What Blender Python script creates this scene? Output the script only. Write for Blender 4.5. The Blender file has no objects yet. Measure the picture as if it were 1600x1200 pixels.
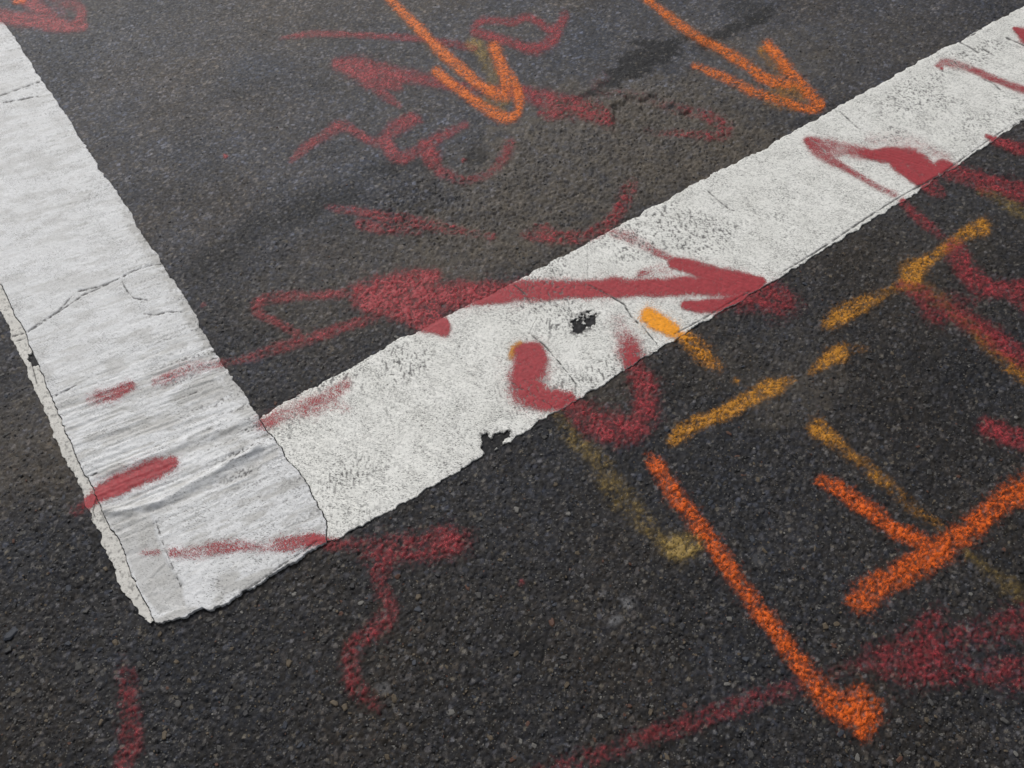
import bpy, math
import numpy as np

# ------------------------------------------------------------------ camera, sky, sun, exposure
sc = bpy.context.scene
CAM_H, FOC, PITCH = 1.5, 1218.0, math.radians(53.73)
cam_d = bpy.data.cameras.new('camera'); cam = bpy.data.objects.new('camera', cam_d)
sc.collection.objects.link(cam); sc.camera = cam
cam.location = (0, 0, CAM_H); cam.rotation_euler = (math.pi / 2 - PITCH, 0, 0)
cam_d.sensor_width = 36; cam_d.lens = 36 * FOC / 1600; cam_d.clip_start = .02; cam_d.clip_end = 500

SUN_EL, SUN_AZ = math.radians(42), math.radians(-28)      # azimuth measured from +Y (away from the camera) towards +X
w = bpy.data.worlds.new('World'); sc.world = w; w.use_nodes = True
nt = w.node_tree; nt.nodes.clear()
sky = nt.nodes.new('ShaderNodeTexSky'); sky.sky_type = 'NISHITA'; sky.sun_disc = False
sky.sun_elevation = SUN_EL; sky.sun_rotation = SUN_AZ; sky.air_density = 1.0; sky.dust_density = 4.0; sky.ozone_density = 1.0
hs = nt.nodes.new('ShaderNodeHueSaturation'); hs.inputs['Saturation'].default_value = .22
bg = nt.nodes.new('ShaderNodeBackground'); bg.inputs['Strength'].default_value = .10
wo = nt.nodes.new('ShaderNodeOutputWorld')
nt.links.new(sky.outputs[0], hs.inputs['Color']); nt.links.new(hs.outputs[0], bg.inputs['Color']); nt.links.new(bg.outputs[0], wo.inputs[0])
sd = bpy.data.lights.new('sun', 'SUN'); so = bpy.data.objects.new('sun', sd); sc.collection.objects.link(so)
sd.energy = 1.5; sd.angle = math.radians(12); sd.color = (1, .97, .93)
so.location = (0, 0, 5)
so.rotation_euler = (math.pi / 2 - SUN_EL, 0, math.pi - SUN_AZ)
vs = sc.view_settings; vs.view_transform = 'Standard'; vs.look = 'None'; vs.gamma = 1; vs.use_curve_mapping = False
vs.exposure = 0.12

# ------------------------------------------------------------------ pixel <-> ground
cp, sp = math.cos(PITCH), math.sin(PITCH)
def at(px, py):
    dx = (np.asarray(px, float) - 800) / FOC; dy = -(np.asarray(py, float) - 600) / FOC
    X, Y, Z = dx, cp + dy * sp, -sp + dy * cp
    return X * CAM_H / -Z, Y * CAM_H / -Z
def to_px(x, y):
    dep = y * cp + CAM_H * sp; up = y * sp - CAM_H * cp
    dep = np.maximum(dep, .05)
    return 800 + FOC * x / dep, 600 - FOC * up / dep
UX, UY = .80726, .59020                                    # direction of the long white band on the ground
def to_uv(x, y): return x * UX + y * UY, -x * UY + y * UX
def from_uv(u, v): return u * UX - v * UY, u * UY + v * UX
def px_uv(pts):
    a = np.array(pts, float); x, y = at(a[:, 0], a[:, 1]); return to_uv(x, y)

# ------------------------------------------------------------------ noise
def hsh(ix, iy, seed):
    h = (ix.astype(np.int64) * 374761393 + iy.astype(np.int64) * 668265263 + seed * 974634777) & 0xffffffff
    h = ((h ^ (h >> 13)) * 1274126177) & 0xffffffff
    h = ((h ^ (h >> 16)) * 2246822519) & 0xffffffff
    h = h ^ (h >> 15)
    return (h & 0xffffff) / float(0x1000000)
def vnoise(x, y, seed=0):
    ix = np.floor(x); iy = np.floor(y); fx = x - ix; fy = y - iy
    fx = fx * fx * (3 - 2 * fx); fy = fy * fy * (3 - 2 * fy)
    a = hsh(ix, iy, seed); b = hsh(ix + 1, iy, seed); c = hsh(ix, iy + 1, seed); d = hsh(ix + 1, iy + 1, seed)
    return (a + (b - a) * fx) * (1 - fy) + (c + (d - c) * fx) * fy
def fbm(x, y, seed=0, octv=3):
    t = 0; a = .5; s = 0
    for o in range(octv):
        t = t + a * vnoise(x * 2 ** o + 17.3 * o, y * 2 ** o - 9.1 * o, seed + o); s += a; a *= .5
    return t / s
def voronoi(x, y, size, seed):
    xs, ys = x / size, y / size; ix = np.floor(xs); iy = np.floor(ys)
    d1 = np.full(x.shape, 9.); d2 = np.full(x.shape, 9.); bx = ix.copy(); by = iy.copy(); ox = np.zeros_like(xs); oy = np.zeros_like(xs)
    for i in (-1, 0, 1):
        for j in (-1, 0, 1):
            cx, cy = ix + i, iy + j
            dx = cx + hsh(cx, cy, seed) - xs; dy = cy + hsh(cx, cy, seed + 1) - ys
            d = np.sqrt(dx * dx + dy * dy)
            n = d < d1
            d2 = np.where(n, d1, np.minimum(d2, d)); d1 = np.where(n, d, d1)
            bx = np.where(n, cx, bx); by = np.where(n, cy, by); ox = np.where(n, -dx, ox); oy = np.where(n, -dy, oy)
    return d1, d2, bx, by, ox, oy
def sstep(a, b, x):
    t = np.clip((x - a) / (b - a), 0, 1); return t * t * (3 - 2 * t)

# ------------------------------------------------------------------ polylines in picture pixels
def smooth_line(P, n=5):
    P = np.array(P, float)
    if len(P) < 3: return P
    Q = np.vstack([2 * P[0] - P[1], P, 2 * P[-1] - P[-2]]); out = []
    for i in range(1, len(Q) - 2):
        a, b, c, d = Q[i - 1], Q[i], Q[i + 1], Q[i + 2]
        for k in range(n):
            t = k / n
            out.append(.5 * ((2 * b) + (c - a) * t + (2 * a - 5 * b + 4 * c - d) * t * t + (3 * b - a - 3 * c + d) * t ** 3))
    out.append(P[-1]); return np.array(out)
def line_dist(PX, PY, pts, pad):
    """distance in px to a polyline, only near it (inf elsewhere); returns index array and distance"""
    P = np.array(pts, float)[:, :2]
    sel = np.nonzero((PX > P[:, 0].min() - pad) & (PX < P[:, 0].max() + pad) & (PY > P[:, 1].min() - pad) & (PY < P[:, 1].max() + pad))[0]
    x, y = PX[sel], PY[sel]; best = np.full(sel.shape, 1e9)
    for a, b in zip(P[:-1], P[1:]):
        ab = b - a; L = max(ab @ ab, 1e-9)
        t = np.clip(((x - a[0]) * ab[0] + (y - a[1]) * ab[1]) / L, 0, 1)
        best = np.minimum(best, np.hypot(x - a[0] - t * ab[0], y - a[1] - t * ab[1]))
    return sel, best
def poly_sd(PX, PY, pts, pad=30):
    """signed distance (px), negative inside; only near"""
    P = np.array(pts, float); C = np.vstack([P, P[:1]])
    sel, d = line_dist(PX, PY, C, pad); x, y = PX[sel], PY[sel]; ins = np.zeros(sel.shape, bool)
    for a, b in zip(C[:-1], C[1:]):
        cond = (a[1] > y) != (b[1] > y)
        with np.errstate(divide='ignore', invalid='ignore'):
            xi = (b[0] - a[0]) * (y - a[1]) / (b[1] - a[1] + 1e-12) + a[0]
        ins ^= cond & (x < xi)
    return sel, np.where(ins, -d, d)

# ------------------------------------------------------------------ mesh helper
def tag(o, label=None, cat=None, group=None, kind=None):
    if label: o['label'] = label
    if cat: o['category'] = cat
    if group: o['group'] = group
    if kind: o['kind'] = kind
    return o
def mesh_obj(name, V, F, mat, attrs=None, parent=None, skirt=None, smooth=True, origin=None):
    """V (n,3), F (m,4) into the full V; compacts, optional skirt down to z=skirt, origin at the centre"""
    used, inv = np.unique(F.ravel(), return_inverse=True)
    F = inv.reshape(F.shape).astype(np.int64); V = V[used].copy()
    A = {k: a[used] for k, a in (attrs or {}).items()}
    if skirt is not None:
        E = np.vstack([F[:, [0, 1]], F[:, [1, 2]], F[:, [2, 3]], F[:, [3, 0]]])
        key = np.minimum(E[:, 0], E[:, 1]) * len(V) + np.maximum(E[:, 0], E[:, 1])
        uq, idx, cnt = np.unique(key, return_index=True, return_counts=True)
        B = E[idx[cnt == 1]]; bv, binv = np.unique(B.ravel(), return_inverse=True); binv = binv.reshape(B.shape)
        n0 = len(V); low = V[bv].copy(); low[:, 2] = skirt
        # two rings so the top edge keeps its shading
        mid = V[bv].copy(); mid[:, 2] -= .0002
        V = np.vstack([V, mid, low]); m0 = n0; l0 = n0 + len(bv)
        for k in A: A[k] = np.concatenate([A[k], A[k][bv], A[k][bv]])
        F = np.vstack([F, np.stack([B[:, 1], B[:, 0], m0 + binv[:, 0], m0 + binv[:, 1]], 1),
                       np.stack([m0 + binv[:, 1], m0 + binv[:, 0], l0 + binv[:, 0], l0 + binv[:, 1]], 1)])
    if origin is None: origin = np.array([V[:, 0].mean(), V[:, 1].mean(), 0.0])
    me = bpy.data.meshes.new(name)
    me.vertices.add(len(V)); me.vertices.foreach_set('co', (V - origin).astype(np.float32).ravel())
    me.loops.add(F.size); me.loops.foreach_set('vertex_index', F.astype(np.int32).ravel())
    me.polygons.add(len(F)); me.polygons.foreach_set('loop_start', np.arange(0, F.size, 4, dtype=np.int32))
    me.polygons.foreach_set('use_smooth', np.full(len(F), smooth, dtype=bool))
    for k, a in A.items():
        if a.ndim == 2:
            at_ = me.attributes.new(k, 'FLOAT_COLOR', 'POINT'); c = np.ones((len(V), 4), np.float32); c[:, :3] = a
            at_.data.foreach_set('color', c.ravel())
        else:
            at_ = me.attributes.new(k, 'FLOAT', 'POINT'); at_.data.foreach_set('value', a.astype(np.float32))
    me.update(calc_edges=True)
    me.materials.append(mat)
    o = bpy.data.objects.new(name, me); sc.collection.objects.link(o); o.location = origin
    if parent is not None:
        o.parent = parent; o.location = origin - np.array(parent.location)
    return o

# ------------------------------------------------------------------ materials
def new_mat(name):
    m = bpy.data.materials.new(name); m.use_nodes = True; n = m.node_tree.nodes; n.clear()
    out = n.new('ShaderNodeOutputMaterial'); b = n.new('ShaderNodeBsdfPrincipled'); m.node_tree.links.new(b.outputs[0], out.inputs[0])
    return m, n, m.node_tree.links, b
def N(n, t, **kw):
    x = n.new(t)
    for k, v in kw.items():
        if k.startswith('i_'): x.inputs[k[2:].replace('_', ' ')].default_value = v
        else: setattr(x, k, v)
    return x
def world_pos(n): return n.new('ShaderNodeNewGeometry').outputs['Position']
def mapping(n, l, rotz=0, scale=(1, 1, 1)):
    mp = n.new('ShaderNodeMapping'); mp.inputs['Rotation'].default_value = (0, 0, rotz); mp.inputs['Scale'].default_value = scale
    l.new(n.new('ShaderNodeTexCoord').outputs['Object'], mp.inputs['Vector']); return mp.outputs[0]
def noise(n, l, vec, scale, detail=2, rough=.5):
    t = N(n, 'ShaderNodeTexNoise'); t.inputs['Scale'].default_value = scale; t.inputs['Detail'].default_value = detail; t.inputs['Roughness'].default_value = rough
    l.new(vec, t.inputs['Vector']); return t.outputs['Fac']
def ramp(n, l, fac, a, b, ca=(0, 0, 0, 1), cb=(1, 1, 1, 1)):
    r = n.new('ShaderNodeValToRGB'); r.color_ramp.elements[0].position = a; r.color_ramp.elements[1].position = b
    r.color_ramp.elements[0].color = ca; r.color_ramp.elements[1].color = cb
    l.new(fac, r.inputs[0]); return r.outputs[0]
def math_(n, l, op, a, b=None, c=None):
    m = n.new('ShaderNodeMath'); m.operation = op
    for i, v in enumerate((a, b, c)):
        if v is None: continue
        if hasattr(v, 'is_linked'): l.new(v, m.inputs[i])
        else: m.inputs[i].default_value = v
    return m.outputs[0]
def mixc(n, l, fac, a, b, mode='MIX'):
    m = n.new('ShaderNodeMix'); m.data_type = 'RGBA'; m.blend_type = mode
    for s, v in ((m.inputs[0], fac), (m.inputs[6], a), (m.inputs[7], b)):
        if hasattr(v, 'is_linked'): l.new(v, s)
        else: s.default_value = v
    return m.outputs[2]
def attr(n, name, out='Fac'):
    a = n.new('ShaderNodeAttribute'); a.attribute_name = name; return a.outputs[out]
def bump(n, l, hgt, strength, dist, b):
    bp = n.new('ShaderNodeBump'); bp.inputs['Strength'].default_value = strength; bp.inputs['Distance'].default_value = dist
    l.new(hgt, bp.inputs['Height']); l.new(bp.outputs[0], b.inputs['Normal']); return bp

def asphalt_mat():
    m, n, l, b = new_mat('asphalt'); v = mapping(n, l)
    col = attr(n, 'col', 'Color')
    f = noise(n, l, v, 520, 3, .7)
    k = ramp(n, l, f, .25, .75, (.4, .4, .4, 1), (1.7, 1.7, 1.7, 1))
    c = mixc(n, l, 1.0, col, k, 'MULTIPLY')
    vo = n.new('ShaderNodeTexVoronoi'); vo.inputs['Scale'].default_value = 330; l.new(v, vo.inputs['Vector'])
    sepc = n.new('ShaderNodeSeparateColor'); l.new(vo.outputs['Color'], sepc.inputs[0])
    spk = math_(n, l, 'MULTIPLY', math_(n, l, 'GREATER_THAN', sepc.outputs[0], .955), math_(n, l, 'LESS_THAN', vo.outputs['Distance'], .42))
    c = mixc(n, l, math_(n, l, 'MULTIPLY', spk, .7), c, (.15, .143, .125, 1))
    l.new(c, b.inputs['Base Color'])
    rr = ramp(n, l, noise(n, l, v, 140, 2), .3, .7, (.55, .55, .55, 1), (.85, .85, .85, 1)); l.new(rr, b.inputs['Roughness'])
    b.inputs['Specular IOR Level'].default_value = .22
    bump(n, l, noise(n, l, v, 420, 4, .7), .6, .0012, b)
    return m
def stone_mat(name, c, rough=.6):
    m, n, l, b = new_mat(name); v = mapping(n, l)
    k = ramp(n, l, noise(n, l, v, 600, 3, .6), .3, .7, tuple(x * .6 for x in c) + (1,), tuple(min(x * 1.4, 1) for x in c) + (1,))
    l.new(k, b.inputs['Base Color']); b.inputs['Roughness'].default_value = rough; b.inputs['Specular IOR Level'].default_value = .3
    bump(n, l, noise(n, l, v, 700, 3), .4, .0006, b); return m
ANG = math.atan2(UY, UX)
def white_mat(name, base, dirt_c, pit_lo, pit_hi, streak_rot, grime):
    m, n, l, b = new_mat(name)
    v = mapping(n, l, -streak_rot, (1, 2.6, 1)); v0 = mapping(n, l)
    blotch = ramp(n, l, noise(n, l, v0, 9, 4, .6), .35, .72, (1, 1, 1, 1), (.90, .90, .89, 1))
    c = mixc(n, l, 1, base + (1,), blotch, 'MULTIPLY')
    gr = ramp(n, l, noise(n, l, v, 60, 4, .65), .45, .75)
    c = mixc(n, l, math_(n, l, 'MULTIPLY', gr, grime), c, tuple(x * .62 for x in base) + (1,))
    c = mixc(n, l, attr(n, 'grey'), c, (.42, .415, .40, 1))
    # fine pits filled with road dirt
    pn = noise(n, l, v, 230, 2, .55); pm = noise(n, l, v0, 16, 2, .5)
    p = math_(n, l, 'ADD', pn, math_(n, l, 'MULTIPLY', math_(n, l, 'SUBTRACT', pm, .5), .25))
    pit = ramp(n, l, p, pit_lo, pit_hi)
    fine = ramp(n, l, noise(n, l, v0, 480, 2, .6), .57, .68)
    pit2 = math_(n, l, 'MAXIMUM', pit, math_(n, l, 'MULTIPLY', fine, .42))
    c = mixc(n, l, math_(n, l, 'MULTIPLY', pit2, .85), c, dirt_c + (1,))
    c = mixc(n, l, attr(n, 'dirt'), c, (.035, .034, .034, 1))
    l.new(c, b.inputs['Base Color']); b.inputs['Roughness'].default_value = .62; b.inputs['Specular IOR Level'].default_value = .35
    hgt = math_(n, l, 'SUBTRACT', math_(n, l, 'MULTIPLY', noise(n, l, v0, 260, 3, .6), .6), pit2)
    bump(n, l, hgt, .5, .0008, b)
    return m
def spray_mat(name, c, seed):
    m, n, l, b = new_mat(name); v = mapping(n, l)
    mp = n.new('ShaderNodeVectorMath'); mp.operation = 'ADD'; mp.inputs[1].default_value = (seed * 3.7, seed * 1.9, 0); l.new(v, mp.inputs[0]); v = mp.outputs[0]
    g1 = noise(n, l, v, 520, 2, .6); g2 = noise(n, l, v, 150, 3, .6)
    k = ramp(n, l, g2, .3, .72, tuple(x * .74 for x in c) + (1,), tuple(min(1, x * 1.14) for x in c) + (1,))
    l.new(k, b.inputs['Base Color']); b.inputs['Roughness'].default_value = .6; b.inputs['Specular IOR Level'].default_value = .3
    d = attr(n, 'dens')
    hd = attr(n, 'hard'); g3 = noise(n, l, v, 60, 3, .65)
    s = math_(n, l, 'ADD', d, math_(n, l, 'MULTIPLY', math_(n, l, 'SUBTRACT', g1, .5), math_(n, l, 'MULTIPLY_ADD', hd, 2.0, .42)))
    soft = math_(n, l, 'MULTIPLY', math_(n, l, 'SUBTRACT', 1.0, hd), .30)
    s = math_(n, l, 'ADD', s, math_(n, l, 'MULTIPLY', math_(n, l, 'SUBTRACT', g2, .5), math_(n, l, 'ADD', soft, .35)))
    s = math_(n, l, 'ADD', s, math_(n, l, 'MULTIPLY', math_(n, l, 'SUBTRACT', g3, .5), .45))
    mr = n.new('ShaderNodeMapRange'); mr.interpolation_type = 'SMOOTHSTEP'; l.new(math_(n, l, 'MULTIPLY_ADD', hd, .22, .08), mr.inputs['From Min']); l.new(math_(n, l, 'MULTIPLY_ADD', hd, -.22, 1.0), mr.inputs['From Max'])
    l.new(s, mr.inputs['Value']); l.new(math_(n, l, 'MULTIPLY', mr.outputs[0], .96), b.inputs['Alpha'])
    bump(n, l, g2, .15, .0006, b)
    return m
M_ASPH = asphalt_mat()
M_BAND_B = white_mat('white_thermoplastic', (.80, .80, .765), (.10, .098, .095), .555, .65, ANG - math.radians(62), .45)
M_BAND_A = white_mat('grooved_white_thermoplastic', (.705, .715, .728), (.13, .128, .125), .58, .69, ANG - math.atan(.15), .50)
M_STRIP = white_mat('cream_old_paint', (.65, .635, .595), (.14, .12, .10), .60, .70, ANG, .4)

# ------------------------------------------------------------------ edges of the white bands (traced, then laid out on the ground in u, v)
eA_right = [(0, 28), (30, 70), (60, 118), (85, 155), (110, 190), (135, 232), (165, 280), (185, 303), (205, 335), (225, 370), (250, 405), (270, 437), (290, 467), (308, 500), (328, 535), (345, 562), (365, 592), (385, 622), (402, 648), (410, 662), (425, 684), (440, 703), (455, 727), (475, 752), (490, 780), (503, 805), (509, 828), (508, 845)]
eA_crack = [(0, 440), (12, 462), (25, 490), (40, 520), (50, 545), (62, 570), (75, 605), (90, 635), (105, 680), (120, 710), (130, 735), (141, 748), (151, 775), (160, 793), (166, 812), (180, 832), (195, 866), (210, 905), (225, 935), (240, 963)]
eA_outer = [(0, 483), (10, 500), (20, 530), (40, 565), (46, 588), (60, 620), (75, 655), (90, 690), (110, 730), (125, 760), (140, 800), (155, 830), (170, 870), (190, 920), (205, 940), (220, 960), (238, 975)]
eA_end = [(238, 968), (248, 974), (290, 965), (318, 954), (330, 958), (360, 945), (400, 917), (440, 890), (470, 872), (492, 858), (512, 845)]
eB_hi = [(405, 655), (425, 642), (470, 616), (500, 600), (560, 570), (610, 539), (657, 517), (687, 500), (717, 486), (745, 472), (775, 457), (800, 444), (835, 425), (887, 398), (917, 380), (955, 361), (992, 341), (1017, 326), (1065, 300), (1095, 282), (1132, 263), (1160, 250), (1200, 231), (1212, 223), (1275, 188), (1307, 168), (1332, 156), (1355, 143), (1407, 113), (1440, 95), (1460, 83), (1500, 65), (1532, 45), (1600, 11)]
eB_lo = [(514, 846), (530, 840), (570, 820), (597, 805), (637, 782), (675, 760), (717, 736), (755, 715), (800, 687), (845, 658), (877, 638), (907, 620), (947, 599), (975, 580), (1010, 559), (1047, 535), (1075, 519), (1100, 504), (1127, 487), (1170, 462), (1200, 445), (1215, 437), (1250, 413), (1267, 402), (1300, 383), (1330, 364), (1357, 347), (1385, 329), (1430, 302), (1445, 290), (1487, 265), (1512, 247), (1542, 226), (1580, 200), (1600, 189)]
def fn_v(pts):      # u as a function of v
    u, v = px_uv(pts); o = np.argsort(v); return lambda q: np.interp(q, v[o], u[o])
def fn_u(pts):      # v as a function of u
    u, v = px_uv(pts); o = np.argsort(u); return lambda q: np.interp(q, u[o], v[o])
A_right, A_crack, A_outer, A_end, B_hi, B_lo = fn_v(eA_right), fn_v(eA_crack), fn_v(eA_outer), fn_u(eA_end), fn_u(eB_hi), fn_u(eB_lo)
def rag(s, seed, a=1.0):
    z = s * 0
    k = sstep(.35, .65, vnoise(s / .03, z, seed + 5))
    return a * (.0058 * (fbm(s / .030, z, seed, 4) - .5) + (.0004 + .0022 * k) * (fbm(s / .0085, z, seed + 7, 3) - .5) + .0008 * (vnoise(s / .0021, z, seed + 9) - .5)) * 2

holes = [[(892, 506), (902, 494), (914, 489), (930, 492), (928, 507), (916, 514), (908, 520), (902, 526), (894, 520)],
         [(752, 687), (758, 678), (768, 683), (777, 680), (786, 675), (793, 671), (795, 681), (784, 695), (776, 704), (757, 714), (753, 700)]]
hole_strip = [[(43, 554), (60, 555), (66, 570), (50, 572)]]

def hole_field(PX, PY, polys, seed):
    f = np.full(PX.shape, 99.)
    for P in polys:
        s, d = poly_sd(PX, PY, P)
        f[s] = np.minimum(f[s], d - 1.5 + 6 * (fbm(PX[s] / 6, PY[s] / 6, seed, 3) - .5) * 2)
    return f

def lowfreq(x, y):
    return .0022 * (fbm(x / .35, y / .35, 91, 3) - .5) * 2

# ------------------------------------------------------------------ ground grid (cells grow away from the camera)
NC, NR = 1010, 930
yy = [.06]
while yy[-1] < 3.45: yy.append(yy[-1] + .0021 * (1 + .62 * yy[-1]) * (930 / NR))
yy = np.array(yy); NR = len(yy)
cc = np.linspace(-1, 1, NC)
GX = cc[None, :] * (1.02 + .43 * yy[:, None]); GY = np.repeat(yy[:, None], NC, 1)
GX = GX.ravel(); GY = GY.ravel()
jit = .0006 * (1 + .6 * GY)
_i = np.arange(GX.size)
GX = GX + jit * (hsh(_i, _i * 0, 5) - .5); GY = GY + jit * (hsh(_i, _i * 0, 6) - .5)
PX, PY = to_px(GX, GY)
GU, GV = to_uv(GX, GY)
q = np.arange(NR * NC).reshape(NR, NC)
GF = np.stack([q[:-1, :-1].ravel(), q[:-1, 1:].ravel(), q[1:, 1:].ravel(), q[1:, :-1].ravel()], 1)

def blob(cx, cy, rx, ry, rot=0, pw=1.0, rg=.35, seed=3):
    c, s = math.cos(math.radians(rot)), math.sin(math.radians(rot))
    dx, dy = PX - cx, PY - cy
    a = (dx * c + dy * s) / rx; b_ = (-dx * s + dy * c) / ry
    r = np.sqrt(a * a + b_ * b_)
    near = r < 2.2
    out = np.zeros_like(r)
    rr = r[near] + rg * 2 * (fbm(GX[near] / .035, GY[near] / .035, seed, 4) - .5)
    out[near] = pw * sstep(1.25, .55, rr)
    return out
# coarse surface towards the lower right; finer, worn surface at the upper left
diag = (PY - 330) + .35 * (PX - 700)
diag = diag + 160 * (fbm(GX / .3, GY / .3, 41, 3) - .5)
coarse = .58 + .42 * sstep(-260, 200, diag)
coarse = np.maximum(coarse, 1.6 * sstep(0, 1, blob(1000, 260, 260, 150, -15) + blob(700, 330, 160, 70)))
dust = np.clip(blob(1010, 215, 230, 95, 5, 1.0) + blob(880, 270, 230, 110, -20, .9) + blob(1180, 110, 160, 60, -20, .4) + blob(560, 430, 200, 90, -20, .3) + blob(760, 390, 160, 60, -15, .45) + blob(60, 690, 90, 130, 60, .55)
               + blob(1240, 620, 90, 50, -20, .5) + blob(1180, 560, 120, 40, -20, .25) + blob(940, 600, 60, 60, 0, .3) + blob(1330, 80, 180, 60, -10, .25) + blob(1440, 360, 150, 90, 0, .2), 0, 1)
tar = np.clip(blob(1025, 82, 70, 20, -18, 1.1, .95, 11) + blob(1003, 92, 36, 26, -10, 1.0, .8, 12) + blob(965, 122, 48, 13, -28, 1.0, 1.0, 13) + blob(910, 150, 24, 5, -20, .9, .9, 14) + blob(1140, 50, 62, 11, -25, .95, 1.0, 15) + blob(1165, 13, 42, 20, 0, .6, .8, 16)
              + blob(370, 150, 14, 10, 0, .5) + blob(745, 245, 20, 18, 0, .8) + blob(640, 260, 60, 12, -8, .5) + blob(555, 310, 30, 14, 0, .45) + blob(500, 132, 30, 12, 0, .4)
              + blob(1570, 277, 12, 8, 0, .9) + blob(350, 390, 90, 30, -35, .35) + blob(470, 330, 60, 22, -30, .35) + blob(90, 100, 40, 20, 30, .3) + blob(965, 700, 30, 40, 30, .35)
              + blob(1530, 690, 60, 40, 0, .25) + blob(835, 1010, 26, 24, 0, .6) + blob(340, 540, 60, 25, -30, .3) + blob(400, 365, 130, 30, -32, .28, .6) + blob(550, 290, 100, 20, -26, .28, .6), 0, 1)
chalk = np.clip(blob(985, 943, 15, 11, 10, .8, .5, 21) + blob(962, 969, 16, 9, -20, .7, .5, 22) + blob(1185, 875, 14, 12, 0, .3, .5, 23) + blob(597, 1074, 12, 10, 0, .5, .5, 24), 0, 1)
pothole = [(958, 168), (985, 150), (1020, 152), (1050, 166), (1080, 180), (1095, 195), (1060, 214), (1000, 232), (963, 222), (957, 190)]
s_, d_ = poly_sd(PX, PY, pothole, 40)
pot = np.zeros_like(PX); pot[s_] = sstep(2.5, -1.5, d_ + 10 * (fbm(PX[s_] / 9, PY[s_] / 9, 55, 3) - .5) * 2)

z = lowfreq(GX, GY) + .0016 * (fbm(GX / .05, GY / .05, 60, 3) - .5) * 2 * coarse
warp = .0075 * (fbm(GX / .013, GY / .013, 70, 3) - .5); warp2 = .0075 * (fbm(GX / .013, GY / .013, 71, 3) - .5)
rel = np.zeros_like(GX); gapall = np.ones_like(GX)
col = np.zeros((GX.size, 3))
sparse = fbm(GX / .11, GY / .11, 61, 2)
stone_pick = None
for size, amp, seed in ((.0112, .72, 101), (.0060, .66, 201)):
    d1, d2, bx, by, ox, oy = voronoi(GX + warp, (GY + warp2) * 1.0, size, seed)
    r1, r2, r3, r4 = (hsh(bx, by, seed + k) for k in (11, 12, 13, 14))
    gap = sstep(0.0, .15, d2 - d1)
    hgt = amp * (.0020 * (r1 - .5) + size * (ox * (r2 - .5) + oy * (r3 - .5)) * .50 - .0026 * (1 - gap) * r4 ** 1.5)
    rel += hgt
    gapall *= .35 + .65 * gap * (.6 + .4 * r1)
    # stone colour of this scale
    r5, r6 = hsh(bx, by, seed + 15), hsh(bx, by, seed + 16)
    inside = sstep(.06, .28, d2 - d1)
    expo = sstep(.72, .97, r5) * inside
    tint = np.stack([1 + .28 * (r6 - .45), 1 + .06 * (r6 - .5), 1 - .34 * (r6 - .5)], 1)
    val = (.013 + .020 * r3 + .095 * expo * (.20 + r2))[:, None] * tint
    col = val if stone_pick is None else .5 * col + .5 * val
    stone_pick = 1
rel += .0005 * (fbm(GX / .0035, GY / .0035, 80, 2) - .5) * 2
d1, d2, bx, by, ox, oy = voronoi(GX + warp, GY + warp2, .026, 901)
hol = sstep(1.0, .35, d1 / (.05 + .13 * hsh(bx, by, 912))) * (hsh(bx, by, 911) > .45)
z = z - .0032 * hol * sstep(.55, .95, coarse)
z = z + rel * coarse - .0075 * pot
smooth_tar = 1 - .75 * tar
z = z + 0
# colour: binder + stones, dust, tar, chalk
lum = (.50 + .62 * fbm(GX / .10, GY / .10, 63, 4) + .40 * fbm(GX / .35, GY / .35, 66, 3))[:, None]
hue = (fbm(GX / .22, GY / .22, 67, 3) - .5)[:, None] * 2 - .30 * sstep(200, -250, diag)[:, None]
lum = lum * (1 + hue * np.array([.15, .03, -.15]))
diag_tone = np.array([1.04, .985, 1.02]) * (1.85 - 1.16 * sstep(-240, 420, diag))[:, None]  # asphalt colour runs lighter at the upper left, darker towards the lower right
col = col * lum * diag_tone
mott = fbm(GX / .02, GY / .02, 64, 3)
col = col * (1 - .55 * (dust * mott * 1.2)[:, None]) + np.array([.085, .071, .053]) * (.85 * dust * mott * 1.3)[:, None]
col = col * (1 - .85 * tar)[:, None] + np.array([.006, .006, .007]) * (.85 * tar)[:, None]
col = col * (1 - .65 * chalk)[:, None] + np.array([.26, .26, .27]) * (.65 * chalk * (.6 + .8 * (mott - .3)))[:, None]
# small pale grains, each a spot of its own
d1, d2, bx, by, ox, oy = voronoi(GX, GY, .0085, 333)
r = hsh(bx, by, 344); pale = (r > .90) & (d1 < .30 + .25 * hsh(bx, by, 345))
pv = (.05 + .13 * hsh(bx, by, 346)); tc = hsh(bx, by, 347)
pc = np.stack([pv * (1 + .15 * tc), pv, pv * (1 - .35 * (tc - .3))], 1)
pale = pale & (coarse < 2)
col[pale] = .45 * col[pale] + .55 * pc[pale]
col = np.clip(col, .004, .5)

# ---- what lies under the bands
def inside_A(u, v, m=0.0):
    return (u > np.minimum(A_outer(v), A_crack(v)) + m) & (u < A_right(v) - m) & (v > A_end(u) + m)
def inside_B(u, v, m=0.0):
    return (u > A_right(v) - .01 + m) & (v > B_lo(u) + m) & (v < B_hi(u) - m) & (u > .05)
gh = np.minimum(hole_field(PX, PY, holes, 31), hole_field(PX, PY, hole_strip, 32))
under = inside_A(GU, GV, -.001) | inside_B(GU, GV, -.001)
deep = (inside_A(GU, GV, .014) | inside_B(GU, GV, .014)) & (gh > 14)
inh = gh < 12
z = np.where(under, np.minimum(z - .0012, lowfreq(GX, GY) + .0004), z)
z = np.where(inh & under, lowfreq(GX, GY) - .0006 + .35 * rel, z)
col[inh & under] = col[inh & under] * .25 + np.array([.008, .0083, .0095])
GZ = z
G = np.stack([GX, GY, GZ], 1)

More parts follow.
